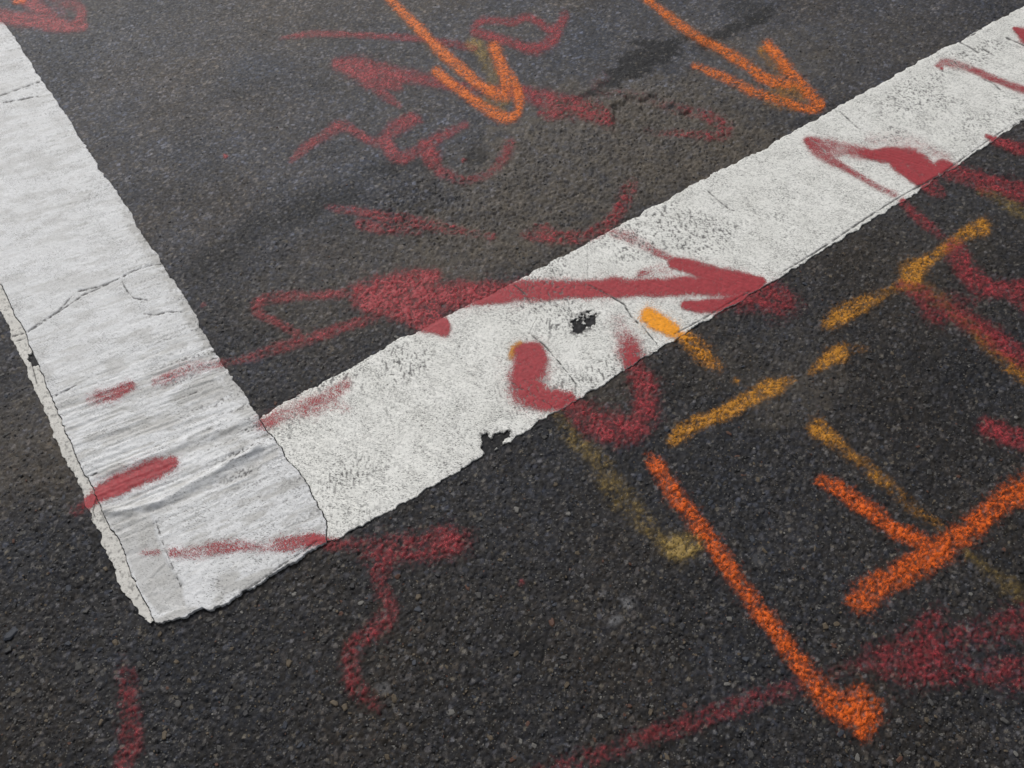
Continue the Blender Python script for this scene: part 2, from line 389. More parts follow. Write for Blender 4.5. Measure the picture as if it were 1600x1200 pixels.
# ---- road object: fine grid + outer rings to the horizon
keepF = ~(deep[GF].all(1))
ring = np.concatenate([q[0, :], q[1:, -1], q[-1, -2::-1], q[-2:0:-1, 0]])
RV = [G]; RF = [GF[keepF]]; base = ring; nxt = len(G); rc = [col]
# thin the border: every border vertex gets a partner on each ring
cx0, cy0 = 0., 1.7
for k in (1.25, 2.5, 12., 90.):
    V2 = np.stack([cx0 + (GX[ring] - cx0) * k, cy0 + (GY[ring] - cy0) * k, np.full(ring.size, 0.0)], 1)
    idx = np.arange(nxt, nxt + ring.size); nxt += ring.size
    RV.append(V2); rc.append(np.repeat(np.array([[.045, .044, .043]]), ring.size, 0))
    b2 = np.roll(base, -1); i2 = np.roll(idx, -1)
    RF.append(np.stack([b2, base, idx, i2], 1)); base = idx
road = mesh_obj('road', np.vstack(RV), np.vstack(RF), M_ASPH, {'col': np.vstack(rc)}, origin=np.zeros(3))
tag(road, 'dark worn asphalt road surface with embedded stone chips', kind='structure')

# ------------------------------------------------------------------ white bands
def steps(a, b, first, grow):
    s = [a]
    while s[-1] < b: s.append(s[-1] + first * (1 + grow * max(0, s[-1] - a)))
    return np.array(s)
def crack_attr(PX_, PY_, lines, wpx=1.0):
    f = np.zeros_like(PX_)
    for ln in lines:
        s, d = line_dist(PX_, PY_, ln[0], 14)
        wv = wpx * ln[1] * (.35 + 1.2 * fbm(PX_[s] / 9, PY_[s] / 9, 77, 2)) * sstep(.30, .5, fbm(PX_[s] / 22, PY_[s] / 22, 79, 2))
        wob = 2.2 * (fbm(PX_[s] / 5, PY_[s] / 5, 78, 2) - .5)
        f[s] = np.maximum(f[s], sstep(wv + .9, wv * .45, np.abs(d + wob)))
    return f
cracks_B = [([(805, 447), (822, 462), (830, 477), (845, 492)], .9), ([(827, 522), (850, 540), (867, 560), (882, 577), (902, 604)], .6),
            ([(920, 447), (950, 462), (975, 477)], .7), ([(975, 477), (987, 497), (1007, 515), (1028, 541)], .75),
            ([(1105, 298), (1120, 312), (1137, 326)], .3), ([(1312, 175), (1330, 192), (1345, 205)], .5), ([(1500, 67), (1515, 75), (1528, 83)], .9), ([(1537, 125), (1550, 130), (1563, 141)], .8),
            ([(1572, 60), (1592, 68), (1605, 74)], 1.0), ([(1535, 77), (1553, 87)], .6), ([(1260, 214), (1275, 225), (1290, 240)], .5),
            ([(1225, 424), (1262, 402), (1300, 378), (1345, 347), (1385, 321), (1420, 300), (1470, 274), (1510, 244), (1560, 209), (1600, 187)], .75), ([(1047, 527), (1100, 498), (1170, 457)], .4),
            ([(800, 600), (870, 640)], .12), ([(1500, 48), (1520, 50), (1533, 46)], 1.0), ([(1497, 64), (1512, 58), (1524, 53)], .6)]
cracks_A = [([(45, 520), (60, 508), (90, 490), (120, 457), (155, 450), (180, 440), (217, 422), (242, 415), (262, 412)], .55), ([(52, 516), (95, 487), (132, 462), (170, 446)], .3),
            ([(191, 440), (198, 455), (209, 467), (232, 471)], .45), ([(225, 492), (245, 494), (262, 489), (284, 489)], .5), ([(0, 152), (35, 139), (63, 129)], .3), ([(6, 163), (60, 152)], .3),
            ([(88, 620), (105, 612), (120, 604)], .5), ([(138, 745), (146, 744), (152, 740)], .8), ([(497, 847), (470, 866), (440, 886), (405, 911), (375, 929)], .55), ([(240, 800), (252, 838), (268, 880), (284, 918)], .18)]
cracks_S = [([(20, 527), (45, 520)], .5), ([(25, 535), (47, 527)], .4), ([(75, 620), (92, 622)], .3), ([(52, 575), (58, 600)], .4), ([(110, 690), (105, 672)], .4), ([(152, 778), (146, 800), (150, 812)], .6)]
ridges_A = [([(166, 797), (180, 800), (200, 799), (222, 792), (245, 788), (275, 770), (305, 755), (330, 744), (352, 730), (385, 712), (405, 700)], 7, .0065), ([(220, 800), (260, 795), (310, 770), (350, 752), (395, 728), (425, 712)], 6, -.0026),
            ([(175, 735), (240, 715), (300, 688), (350, 668), (400, 648)], 8, .0026), ([(160, 760), (215, 735), (290, 705), (340, 690), (395, 668)], 7, -.0024), ([(240, 800), (255, 850), (278, 905)], 3.5, .0016),
            ([(360, 722), (380, 716), (398, 708), (425, 695)], 5, .0030), ([(300, 690), (330, 672)], 6, -.0022)]

fold = fn_u([(160, 800), (200, 799), (245, 788), (305, 755), (352, 730), (420, 690)])
KG = -.15          # the grooves are not quite square to the band
def build_band(u, v, thick, kind):
    x, y = from_uv(u, v); px, py = to_px(x, y)
    zz = lowfreq(x, y) + thick
    dirt = np.zeros_like(x); grey = np.zeros_like(x)
    zz = zz + .0005 * (fbm(x / .03, y / .03, 45, 3) - .5) * 2 + .00025 * (fbm(u / .006, v / .006, 46, 2) - .5) * 2
    if kind == 'A':
        msk = sstep(1.62, 1.42, v) * sstep(.95, 1.03, v) * (.5 + fbm(u / .08, v / .05, 400, 2)) + .10
        fine_g = vnoise(u / .055, (v - KG * u + .004 * fbm(u / .04, v / .02, 4, 2)) / .0042, 397) - .5; zz = zz + .0014 * fbm(u / .006, v / .006, 395, 2) + .0009 * fine_g * (msk + .25 * sstep(2.6, 1.6, v)); v_ = v; v = v - KG * u; vw = v + .003 * (fbm(u / .05, v / .03, 3, 2) - .5); g = .8 * (vnoise(u / .13, vw / .0068, 401) - .5) + .8 * (vnoise(u / .22, vw / .0095, 402) - .5) + .5 * (fbm(u / .012, v / .008, 399, 2) - .5); 
        v = v_; zz = zz + .0019 * g * msk + .0009 * (fbm(u / .018, v / .012, 398, 3) - .5)
        sp_ = sstep(.05, .30, -g) * msk
        grey = .75 * sp_ * sstep(.30, .65, fbm(u / .06, (v - KG * u) / .03, 403, 3)); grey = np.maximum(grey, .65 * sstep(.12, .38, -fine_g) * sstep(.42, .68, fbm(u / .09, v / .03, 396, 3)))
        grey = np.maximum(grey, .80 * sstep(.44, .70, fbm(u / .05, (v - KG * u) / .022, 404, 5)) * (.50 + .50 * sstep(1.75, 1.3, v)))
        # rows of little broken pits along the grooves near the right-hand side
        pr = vnoise(u / .0035, v / .0035, 405); rowm = sstep(.60, .74, vnoise(u / .12, (v - KG * u) / .0075, 406)) * sstep(-.10, .08, u) * np.maximum(msk, .45)
        dirt = np.maximum(dirt, .75 * sstep(.55, .70, pr) * rowm); zz = zz - .0008 * sstep(.55, .75, pr) * rowm
        for P, wd, a in ridges_A:
            s, d = line_dist(px, py, smooth_line(P), 40)
            d = d + 3 * (fbm(px[s] / 12, py[s] / 12, 47, 2) - .5)
            e = np.exp(-(d / wd) ** 2); zz[s] += a * e * (.6 + .8 * fbm(px[s] / 20, py[s] / 20, 48, 2))
            if a < 0: grey[s] = np.maximum(grey[s], .75 * e * sstep(.2, .6, fbm(px[s] / 10, py[s] / 6, 54, 3)))
        # raised lower slab laid over the grooved paint
        slab = sstep(.004, -.002, v - fold(u) - .007 * (fbm(u / .012, u * 0, 88, 3) - .5) * 2)
        zz = zz + .0020 * slab - .0016 * sstep(.0, .006, v - fold(u)) * sstep(.022, .010, v - fold(u))
        grey = np.maximum(grey, .75 * sstep(.0, .005, v - fold(u)) * sstep(.026, .008, v - fold(u)) * sstep(.3, .62, fbm(u / .02, v / .008, 87, 3)))
        # grey, thinly covered corner of the lower patch and its scored marks
        for P, g0 in (([(168, 812), (190, 802), (236, 798), (246, 840), (262, 880), (285, 915), (292, 950), (250, 962), (222, 925), (195, 862), (178, 828)], .72), ([(238, 905), (262, 880), (288, 915), (290, 950), (262, 945)], .55)):
            s, d = poly_sd(px, py, P, 20)
            zz[s] -= .0011 * sstep(2, -1, d); grey[s] = np.maximum(grey[s], g0 * sstep(3, -4, d + 4 * (fbm(px[s] / 8, py[s] / 8, 49, 3) - .5)) * (.55 + .9 * fbm(px[s] / 14, py[s] / 14, 50, 3)))
        # scuffed, thinner rim along the right edge
        e = A_right(v) - u
        rim = sstep(.040, .018, e + .006 + .016 * (fbm(u / .02, v / .02, 51, 3) - .5)) * sstep(1.15, 1.28, v) * sstep(2.2, 1.9, v)
        zz = zz - .0022 * rim + .0016 * rim * (fbm(u / .010, v / .010, 53, 2) - .5); grey = np.maximum(grey, .90 * rim * sstep(.22, .55, fbm(u / .014, v / .014, 52, 3)))
        cr = crack_attr(px, py, cracks_A)
    elif kind == 'B':
        cr = crack_attr(px, py, cracks_B)
        zz = zz - .0005 * sstep(.58, .72, fbm(u / .005, v / .0035, 507, 2)); d1, d2, bx, by, ox, oy = voronoi(u, v, .017, 501)
        r = hsh(bx, by, 511); th = ANG - math.radians(62)
        rad = .04 + .13 * hsh(bx, by, 512) ** 2
        pit = sstep(rad * 1.3, rad * .6, d1 + .12 * (fbm(u / .0025, v / .0025, 502, 2) - .5)) * (r > .80)
        zz = zz - .0012 * pit; dirt = np.maximum(dirt, .80 * pit * (.5 + .5 * hsh(bx, by, 513)))
        zz = zz + .0006 * (vnoise((u + .53 * v) / .007, v / .12, 503) - .5) * 2
        hf_ = hole_field(px, py, holes, 31)
        dirt = np.maximum(dirt, .8 * sstep(6, 0, hf_) * sstep(.42, .62, fbm(u / .006, v / .006, 506, 3)))
        # worn streaky area where dark chips show
        wornm = sstep(.56, .72, fbm(u / .22, v / .12, 504, 3)) * .75 + .25
        sp_ = sstep(.66, .76, vnoise((u * .5 + v * .87) / .0075, (u * .87 - v * .5) / .0027, 505)) * wornm
        dirt = np.maximum(dirt, .8 * sp_); zz = zz - .0006 * sp_
        lip = sstep(.012, .004, np.minimum(v - B_lo(u), B_hi(u) - v)); zz = zz - .0006 * lip
    else:
        cr = crack_attr(px, py, cracks_S)
        zz = zz + .0007 * (fbm(u / .012, v / .012, 601, 3) - .5) * 2
        dirt = np.maximum(dirt, .5 * sstep(.62, .78, fbm(u / .006, v / .006, 602, 2)))
        grey = .3 * fbm(u / .03, v / .03, 603, 2)
    zz = zz - .0022 * cr; dirt = np.maximum(dirt, .9 * cr)
    return dict(V=np.stack([x, y, zz], 1), px=px, py=py, u=u, v=v, dirt=dirt, grey=grey)
def quads(nr, nc):
    k = np.arange(nr * nc).reshape(nr, nc)
    return np.stack([k[:-1, :-1].ravel(), k[:-1, 1:].ravel(), k[1:, 1:].ravel(), k[1:, :-1].ravel()], 1)

# --- left band: older cream strip + main band
v0 = .80
vs_ = steps(v0, 4.7, .0017, .85)
T = np.linspace(0, 1, 178)
VV = np.repeat(vs_[:, None], T.size, 1); TT = np.repeat(T[None, :], vs_.size, 0)
def fillA(lo, hi, e_lo, e_hi):
    for it in range(3):
        v_ = VV if it == 0 else vv
        ul, uh = lo(v_) + e_lo(v_), hi(v_) + e_hi(v_)
        uu = ul + (uh - ul) * TT
        vend = A_end(uu) + rag(uu, 813, 1.6)
        vv = VV + (vend - v0) * np.exp(-np.maximum(VV - v0, 0) / .03)
    return uu, vv
uu, vv = fillA(A_crack, A_right, lambda v: rag(v, 801, .8), lambda v: rag(v, 803, 1.0))
bA = build_band(uu.ravel(), vv.ravel(), .0036, 'A'); bA['F'] = quads(vs_.size, T.size)
T = np.linspace(0, 1, 22); VV = np.repeat(vs_[:, None], T.size, 1); TT = np.repeat(T[None, :], vs_.size, 0)
uu, vv = fillA(A_outer, A_crack, lambda v: rag(v, 805, 1.15), lambda v: rag(v, 801, .8) - .0022)
bad = uu[:, -1:] - uu[:, :1] < .002
bS = build_band(uu.ravel(), vv.ravel(), .0025, 'S'); FS = quads(vs_.size, 22)
hf = hole_field(bS['px'], bS['py'], hole_strip, 32)
bS['F'] = FS[~((hf[FS] < 0).all(1)) & ~np.repeat(bad[:-1, 0], 21)]

# --- right band
us0 = .11
us_ = steps(us0, 5.0, .0018, .55)
T = np.linspace(0, 1, 176)
UU = np.repeat(us_[:, None], T.size, 1); TT = np.repeat(T[None, :], us_.size, 0)
u_ = UU
for it in range(3):
    vl, vh = B_lo(u_) + rag(u_, 821, 1.35), B_hi(u_) + rag(u_, 823, 1.25)
    vv = vl + (vh - vl) * TT
    u_ = UU + (A_right(vv) + rag(vv, 803, 1.0) + .0025 - us0) * np.exp(-np.maximum(UU - us0, 0) / .04)
bB = build_band(u_.ravel(), vv.ravel(), .0026, 'B'); FB = quads(us_.size, T.size)[:, ::-1]
hf = hole_field(bB['px'], bB['py'], holes, 31)
# leave crumbs of paint inside the gouge
crumb = fbm(bB['u'] / .004, bB['v'] / .007, 33, 2); s_, dd_ = poly_sd(bB['px'], bB['py'], [(900, 494), (915, 489), (926, 494), (915, 508), (902, 508)], 10)
keepc = np.zeros(hf.shape, bool); keepc[s_] = (dd_ < 2) & (crumb[s_] > .60) & (dd_ < -1)
dead = (hf < 0) & ~keepc
bB['F'] = FB[~(dead[FB].all(1))]

def band_attrs(b): return {'dirt': b['dirt'], 'grey': b['grey']}
band_left = bpy.data.objects.new('road_marking_line', None); sc.collection.objects.link(band_left); band_left.empty_display_size = .1
band_left.location = (*from_uv(-.06, 1.5), 0); bpy.context.view_layer.update()
tag(band_left, 'thick grooved white road band at the left with a cracked cream outer strip', 'road marking', 'white painted road bands', 'thing')
cenu = bA['u'][bA['F']].mean(1); cenv = bA['v'][bA['F']].mean(1)
lowp = cenv < fold(cenu) + .007 * (fbm(cenu / .012, cenu * 0, 88, 3) - .5) * 2
tag(mesh_obj('grooved_band', bA['V'], bA['F'][~lowp], M_BAND_A, band_attrs(bA), band_left, -.002), 'white paint scored with cross grooves')
tag(mesh_obj('end_patch', bA['V'], bA['F'][lowp], M_BAND_A, band_attrs(bA), band_left, -.002), 'smooth white patch with a grey scuffed corner')
tag(mesh_obj('edge_strip', bS['V'], bS['F'], M_STRIP, band_attrs(bS), band_left, -.002), 'cracked cream strip of older paint')

band_right = bpy.data.objects.new('road_marking_line', None); sc.collection.objects.link(band_right); band_right.empty_display_size = .1
band_right.location = (*from_uv(1.2, .95), 0); bpy.context.view_layer.update()
tag(band_right, 'long speckled white road band running to the upper right, crossed by spray arrows', 'road marking', 'white painted road bands', 'thing')
c1 = fn_v([(805, 447), (822, 462), (830, 477), (838, 500), (828, 520), (850, 540), (867, 560), (882, 577), (902, 604)])
c2 = fn_v([(918, 385), (919, 440), (950, 462), (975, 477), (987, 497), (1007, 515), (1028, 541)])
cenu = bB['u'][bB['F']].mean(1); cenv = bB['v'][bB['F']].mean(1)
k1 = cenu < c1(cenv); k2 = (cenu < c2(cenv)) & ~k1
for sel in (k1, k2, ~k1 & ~k2):
    mesh_obj('painted_slab', bB['V'], bB['F'][sel], M_BAND_B, band_attrs(bB), band_right, -.002)

# ------------------------------------------------------------------ loose-looking chips set in the asphalt
rng = np.random.default_rng(7)
def chip_mesh(name, seed, flat):
    r = np.random.default_rng(seed); k = int(r.integers(5, 8))
    a = np.sort((np.arange(k) + r.uniform(-.32, .32, k)) / k * 2 * math.pi)
    rad = r.uniform(.75, 1.1, k); st = r.uniform(.55, .85)
    bx, by = np.cos(a) * rad, np.sin(a) * rad * st
    top = [(bx[i] * .72, by[i] * .72, flat * r.uniform(.7, 1.15)) for i in range(k)]
    mid = [(bx[i], by[i], flat * r.uniform(.05, .35)) for i in range(k)]
    bot = [(bx[i] * .9, by[i] * .9, -.6) for i in range(k)]
    V = top + mid + bot; F = [tuple(range(k))]
    for i in range(k):
        j = (i + 1) % k
        F += [(i, k + i, k + j, j), (k + i, 2 * k + i, 2 * k + j, k + j)]
    return V, F
stone_mats = [stone_mat('grey_stone', (.055, .053, .051)), stone_mat('dark_stone', (.019, .019, .021), .5), stone_mat('tan_stone', (.085, .066, .044)), stone_mat('blue_grey_stone', (.032, .037, .048)), stone_mat('rusty_stone', (.075, .036, .024)), stone_mat('pale_stone', (.13, .125, .115))]
def ground_z(x, y):
    r = np.searchsorted(yy, y); r = int(np.clip(r, 0, NR - 1)); c = int(np.clip(round((x / (1.02 + .43 * yy[r]) + 1) / 2 * (NC - 1)), 0, NC - 1))
    return GZ[r * NC + c]

# ------------------------------------------------------------------ spray paint films
M_RED = spray_mat('red_spray_paint', (.355, .040, .050), 1)
M_ORANGE = spray_mat('orange_spray_paint', (.82, .135, .012), 2)
M_ORANGE_TOP = spray_mat('light_orange_spray_paint', (.84, .185, .016), 6)
M_YELLOW = spray_mat('amber_spray_paint', (.58, .25, .026), 3)
M_OLIVE = spray_mat('faded_amber_spray_paint', (.30, .205, .062), 4)
covered = np.zeros(GX.size)
cav = np.clip(gapall, 0, 1)
grelief = np.clip(.5 + rel / .0022, 0, 1) * .6 + cav * .4
grough = .30 + .70 * coarse
_layer = [0]
LINES = (bA, bS, bB)
for b in LINES: b['P'] = b['px'], b['py']
under_f = (inside_A(GU, GV, .0005) | inside_B(GU, GV, .0005)) & ~inh
def stroke_density(PX_, PY_, strokes, widen=1.0):
    D = np.zeros(PX_.shape, np.float32)
    for st in strokes:
        P = [(p[0], p[1], p[2] * widen, p[3] if len(p) > 3 else 1.0) for p in st]
        if len(P) == 1: P = P + [(P[0][0] + .5, P[0][1] + .3, P[0][2], P[0][3])]
        S = smooth_line(P, 4)
        mx = S[:, 2].max() * 2.9 + 5
        sel = np.nonzero((PX_ > S[:, 0].min() - mx) & (PX_ < S[:, 0].max() + mx) & (PY_ > S[:, 1].min() - mx) & (PY_ < S[:, 1].max() + mx))[0]
        if not sel.size: continue
        x, y = PX_[sel], PY_[sel]; best = np.zeros(sel.shape)
        wob = .50 * (fbm(x / 26, y / 22, 707, 3) - .5)
        for a, b_ in zip(S[:-1], S[1:]):
            ab = b_[:2] - a[:2]; L = max(ab @ ab, 1e-9)
            t = np.clip(((x - a[0]) * ab[0] + (y - a[1]) * ab[1]) / L, 0, 1)
            wd = np.maximum(a[2] + (b_[2] - a[2]) * t, 1.2); sg = a[3] + (b_[3] - a[3]) * t
            qd = np.hypot(x - a[0] - t * ab[0], y - a[1] - t * ab[1]) / wd
            qd = qd * (1 + wob); fall = .76 * sstep(1.60, .34, qd) + .24 * sstep(2.7, .5, qd)
            best = np.maximum(best, fall * np.clip(sg, 0, 1.35))
        D[sel] = np.maximum(D[sel], best)
    return D
def spray(name, mat, label, strokes, group, cat='paint mark', boost=1.0):
    ab = .72 if mat is M_RED else (.80 if mat in (M_ORANGE, M_ORANGE_TOP) else 1.15 if mat is M_OLIVE else .95)
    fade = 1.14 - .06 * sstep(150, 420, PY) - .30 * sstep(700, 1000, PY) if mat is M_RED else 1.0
    _layer[0] += 1; off = .00022 + .00004 * _layer[0]
    Vs, Fs, Ds, Hs, n = [], [], [], [], 0
    D = stroke_density(PX, PY, strokes, 1.16 if mat in (M_RED, M_OLIVE) else 1.06) * boost
    if D.max() > 0:
        clump = fbm(GX / .018, GY / .018, 900 + _layer[0], 2)
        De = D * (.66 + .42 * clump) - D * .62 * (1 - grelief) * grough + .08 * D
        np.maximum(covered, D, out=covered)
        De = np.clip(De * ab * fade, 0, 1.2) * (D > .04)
        m = De[GF].max(1) > .05; m &= ~under_f[GF].all(1); F = GF[m]
        if len(F):
            V = G + np.array([0, 0, off]); Vs.append(V); Fs.append(F); Ds.append(De); Hs.append(np.zeros(len(V))); n = len(V)
    for b in LINES:
        D = stroke_density(b['px'], b['py'], strokes) * boost
        if D.max() <= 0: continue
        D = np.maximum(D, 0) ** 1.1 * (1 - .8 * b['dirt']) * (.88 + .28 * fbm(b['u'] / .02, b['v'] / .02, 950 + _layer[0], 2)) * 1.02
        m = D[b['F']].max(1) > .05; F = b['F'][m]
        if len(F):
            Vs.append(b['V'] + np.array([0, 0, off])); Fs.append(F + n); Ds.append(D); Hs.append(np.ones(len(D))); n += len(b['V'])
    if not Fs: print('empty', name); return
    V = np.vstack(Vs); F = np.vstack(Fs); Dn = np.concatenate(Ds)
    return tag(mesh_obj(name, V, F, mat, {'dens': Dn, 'hard': np.concatenate(Hs)}), label, cat, group)

R, O, Y = 'red spray-painted marks', 'orange spray-painted marks', 'amber spray-painted marks'
# --- faint amber first, then red, orange on top
spray('amber_spray_streak', M_OLIVE, 'faint amber streak slanting down from the white band beside the red heart', [[(872, 650, 10, .42), (900, 690, 13, .46), (930, 715, 15, .46), (955, 760, 18, .46), (985, 790, 17, .42), (1005, 815, 15, .42), (1030, 842, 13, .52), (1060, 856, 16, .95), (1088, 850, 13, .85)]], Y)
spray('amber_spray_stroke', M_YELLOW, 'long amber stroke with a bright blob at mid-length, upper right of the cluster', [[(1535, 355, 13), (1512, 364, 10, .9), (1480, 385, 9, .82), (1445, 410, 10, .85), (1425, 425, 15, 1), (1424, 437, 15, 1), (1395, 452, 9, .5), (1355, 472, 12, .75), (1315, 492, 13, .95), (1295, 505, 10, .7)], [(1435, 450, 16, .45), (1470, 470, 12, .4)]], Y)
spray('amber_spray_dash', M_YELLOW, 'short bright amber dash between two longer amber strokes', [[(1318, 548, 11, .6), (1308, 552, 13, 1), (1287, 567, 10, .85), (1268, 580, 7, .5)], [(1325, 548, 8, .4), (1350, 545, 8, .3)]], Y)
spray('amber_spray_stroke', M_YELLOW, 'amber stroke rising to the right beside the red heart loop on the asphalt', [[(1240, 592, 7, .5), (1222, 600, 10, .8), (1195, 610, 12), (1170, 624, 12), (1130, 645, 10, .95), (1090, 660, 11, .9), (1063, 677, 12, 1), (1050, 690, 8, .7)], [(1150, 595, 6, .7)]], Y)
spray('amber_spray_streak', M_YELLOW, 'amber streak fading downward just above the orange hook', [[(1278, 668, 14, .9), (1300, 685, 12, .8), (1330, 710, 10, .52), (1365, 740, 11, .52), (1400, 770, 10, .46), (1440, 802, 10, .42), (1470, 826, 9, .35)]], Y)
spray('amber_spray_streak', M_OLIVE, 'very faint amber trace below the orange bar at the right edge', [[(1510, 865, 9, .38), (1550, 895, 11, .38), (1590, 925, 14, .45), (1620, 940, 14, .4)]], Y)
spray('amber_spray_streak', M_OLIVE, 'faint amber line at the upper right edge below the white band', [[(1532, 297, 8, .42), (1560, 310, 9, .5), (1585, 325, 9, .5), (1610, 338, 9, .45)]], Y)
spray('amber_spray_streak', M_YELLOW, 'amber edging under the red streak at the right side', [[(1480, 480, 9, .42), (1505, 500, 11, .45), (1530, 522, 11, .5), (1560, 555, 11, .55), (1590, 580, 12, .65), (1610, 592, 12, .6)]], Y)
spray('amber_spray_ghost', M_OLIVE, 'pale amber ghost stroke inside the left orange arrowhead', [[(738, 69, 8, .8), (748, 75, 9, .7), (757, 92, 10, .52), (765, 110, 11, .48), (770, 128, 11, .48)], [(760, 158, 10, .4), (785, 163, 10, .45)], [(620, 15, 11, .25), (690, 88, 12, .28), (740, 128, 12, .28)]], Y)
spray('amber_spray_ghost', M_YELLOW, 'amber haze filling the right orange arrowhead', [[(1192, 78, 10, .6), (1205, 95, 10, .42), (1220, 115, 9, .4)], [(1205, 148, 13, .48), (1240, 143, 14, .58), (1255, 155, 10, .45)], [(1010, 0, 10, .3), (1090, 56, 11, .32), (1180, 105, 12, .32)], [(1200, 160, 9, .45), (1240, 170, 9, .45)]], Y)

spray('amber_spray_edge', M_YELLOW, 'thin amber rim showing at the upper left of the red heart', [[(798, 560, 5, .7), (803, 548, 7, .85), (812, 540, 6, .8)], [(835, 600, 8, .5), (845, 610, 8, .5)]], Y)

spray('red_spray_arrow', M_RED, 'red fork-shaped mark in the top left corner above the white band', [[(-25, 20, 10), (0, 25, 10), (50, 32, 10), (100, 40, 10), (128, 40, 8)], [(36, -8, 10), (55, 9, 11, .95), (80, 25, 9, .9)], [(75, -6, 8, .55), (112, 6, 10, .7), (127, 15, 7, .85), (125, 33, 8, .9)], [(90, 15, 14, .5)]], R)
spray('red_spray_loop', M_RED, 'thin red line ending in a fish-shaped loop along the top', [[(438, 60, 2.5, .6), (460, 56, 4, .75), (490, 53, 4.5, .8), (540, 54, 4.5, .82), (600, 57, 4.5, .8), (650, 60, 5, .75), (700, 67, 5, .72), (740, 75, 6, .6)],
      [(742, 50, 6, .9), (744, 39, 5.5, .85), (757, 32, 5.5, .85), (785, 33, 5.5, .85), (802, 34, 5.5, .85), (820, 27, 5.5, .85), (838, 32, 5.5, .85), (852, 42, 6.5, .85), (863, 46, 7, .9), (876, 38, 7, .9), (882, 24, 7, .8)],
      [(870, 50, 8, .9), (862, 64, 8, .95), (845, 73, 8, .95), (825, 75, 8, .92), (800, 67, 7, .88), (775, 59, 7, .95), (750, 52, 6.5, .9)]], R)
spray('red_spray_arrow', M_RED, 'broad faded red arrow passing under the left orange arrow to a broken oval', [[(528, 100, 8), (545, 104, 13), (575, 111, 16), (605, 116, 15, .95), (640, 121, 11, .85), (680, 128, 9, .8), (710, 134, 8, .75), (760, 140, 9, .5), (820, 145, 10, .85), (850, 156, 13, .95), (890, 166, 14, .95), (930, 176, 15, .95), (952, 187, 11, 1)],
      [(570, 120, 12, .9), (590, 137, 9, .8), (607, 152, 7, .8), (624, 166, 4, .7)], [(600, 127, 12, .95), (622, 135, 8, .9)], [(845, 178, 5), (860, 178, 8), (875, 176, 7)],
      [(935, 147, 6, .35), (985, 147, 7, .38), (1020, 156, 7, .42), (1060, 169, 7, .6), (1095, 178, 8, .8), (1120, 190, 10, .9), (1132, 206, 10, .95), (1115, 213, 7, .95), (1085, 210, 6, .85), (1060, 207, 6, .85), (1040, 206, 5, .6), (1012, 201, 6, .35)], [(945, 122, 8, .3), (930, 135, 8, .35)]], R)
spray('red_spray_scribble', M_RED, 'looping red scribble beneath the left orange arrow', [[(454, 253, 4, .6), (470, 237, 6, .85), (485, 225, 7, .85), (505, 213, 7, .85), (528, 198, 7.5, .9), (545, 201, 7, .85), (560, 210, 6.5, .82), (580, 220, 6.5, .8), (603, 222, 9, .9)],
      [(608, 210, 9, .9), (620, 200, 11, .9), (640, 189, 10, .9), (653, 188, 7, .75)], [(603, 222, 10), (612, 238, 10, .95), (628, 247, 9, .95), (650, 238, 7.5, .92), (666, 230, 8, .92), (690, 212, 7.5, .82), (710, 203, 7, .8), (728, 195, 6, .7)],
      [(664, 228, 9), (673, 243, 12, 1), (681, 262, 9, .9), (697, 273, 9, .82), (722, 281, 7, .72), (750, 278, 7, .68), (775, 262, 7, .68), (790, 240, 9, .78), (798, 223, 7, .68)], [(724, 251, 3.5, .9)]], R)
spray('red_spray_stroke', M_RED, 'forked faint red stroke in the middle of the asphalt, tapering right', [[(510, 323, 4, .45), (530, 327, 6, .75), (555, 329, 6.5, .88), (580, 335, 7, .88), (610, 341, 9, .92), (640, 346, 9, .92), (670, 351, 8.5, .9), (700, 356, 7.5, .85), (728, 364, 7, .82), (752, 368, 6, .5), (768, 371, 8, .72)], [(563, 349, 8, .95), (590, 355, 9, .95), (620, 361, 7, .8), (655, 363, 6, .5)]], R)
spray('red_spray_hook', M_RED, 'red hook curving up beside the upper edge of the white band', [[(822, 368, 8, .75), (855, 370, 9.5), (890, 372, 9.5), (920, 367, 9, .95), (945, 352, 10), (962, 335, 10), (975, 315, 10.5), (982, 297, 10.5), (989, 286, 8, .8)], [(838, 355, 5, .9), (858, 356, 5, .85)], [(955, 363, 8, .42), (985, 373, 10, .42)]], R)
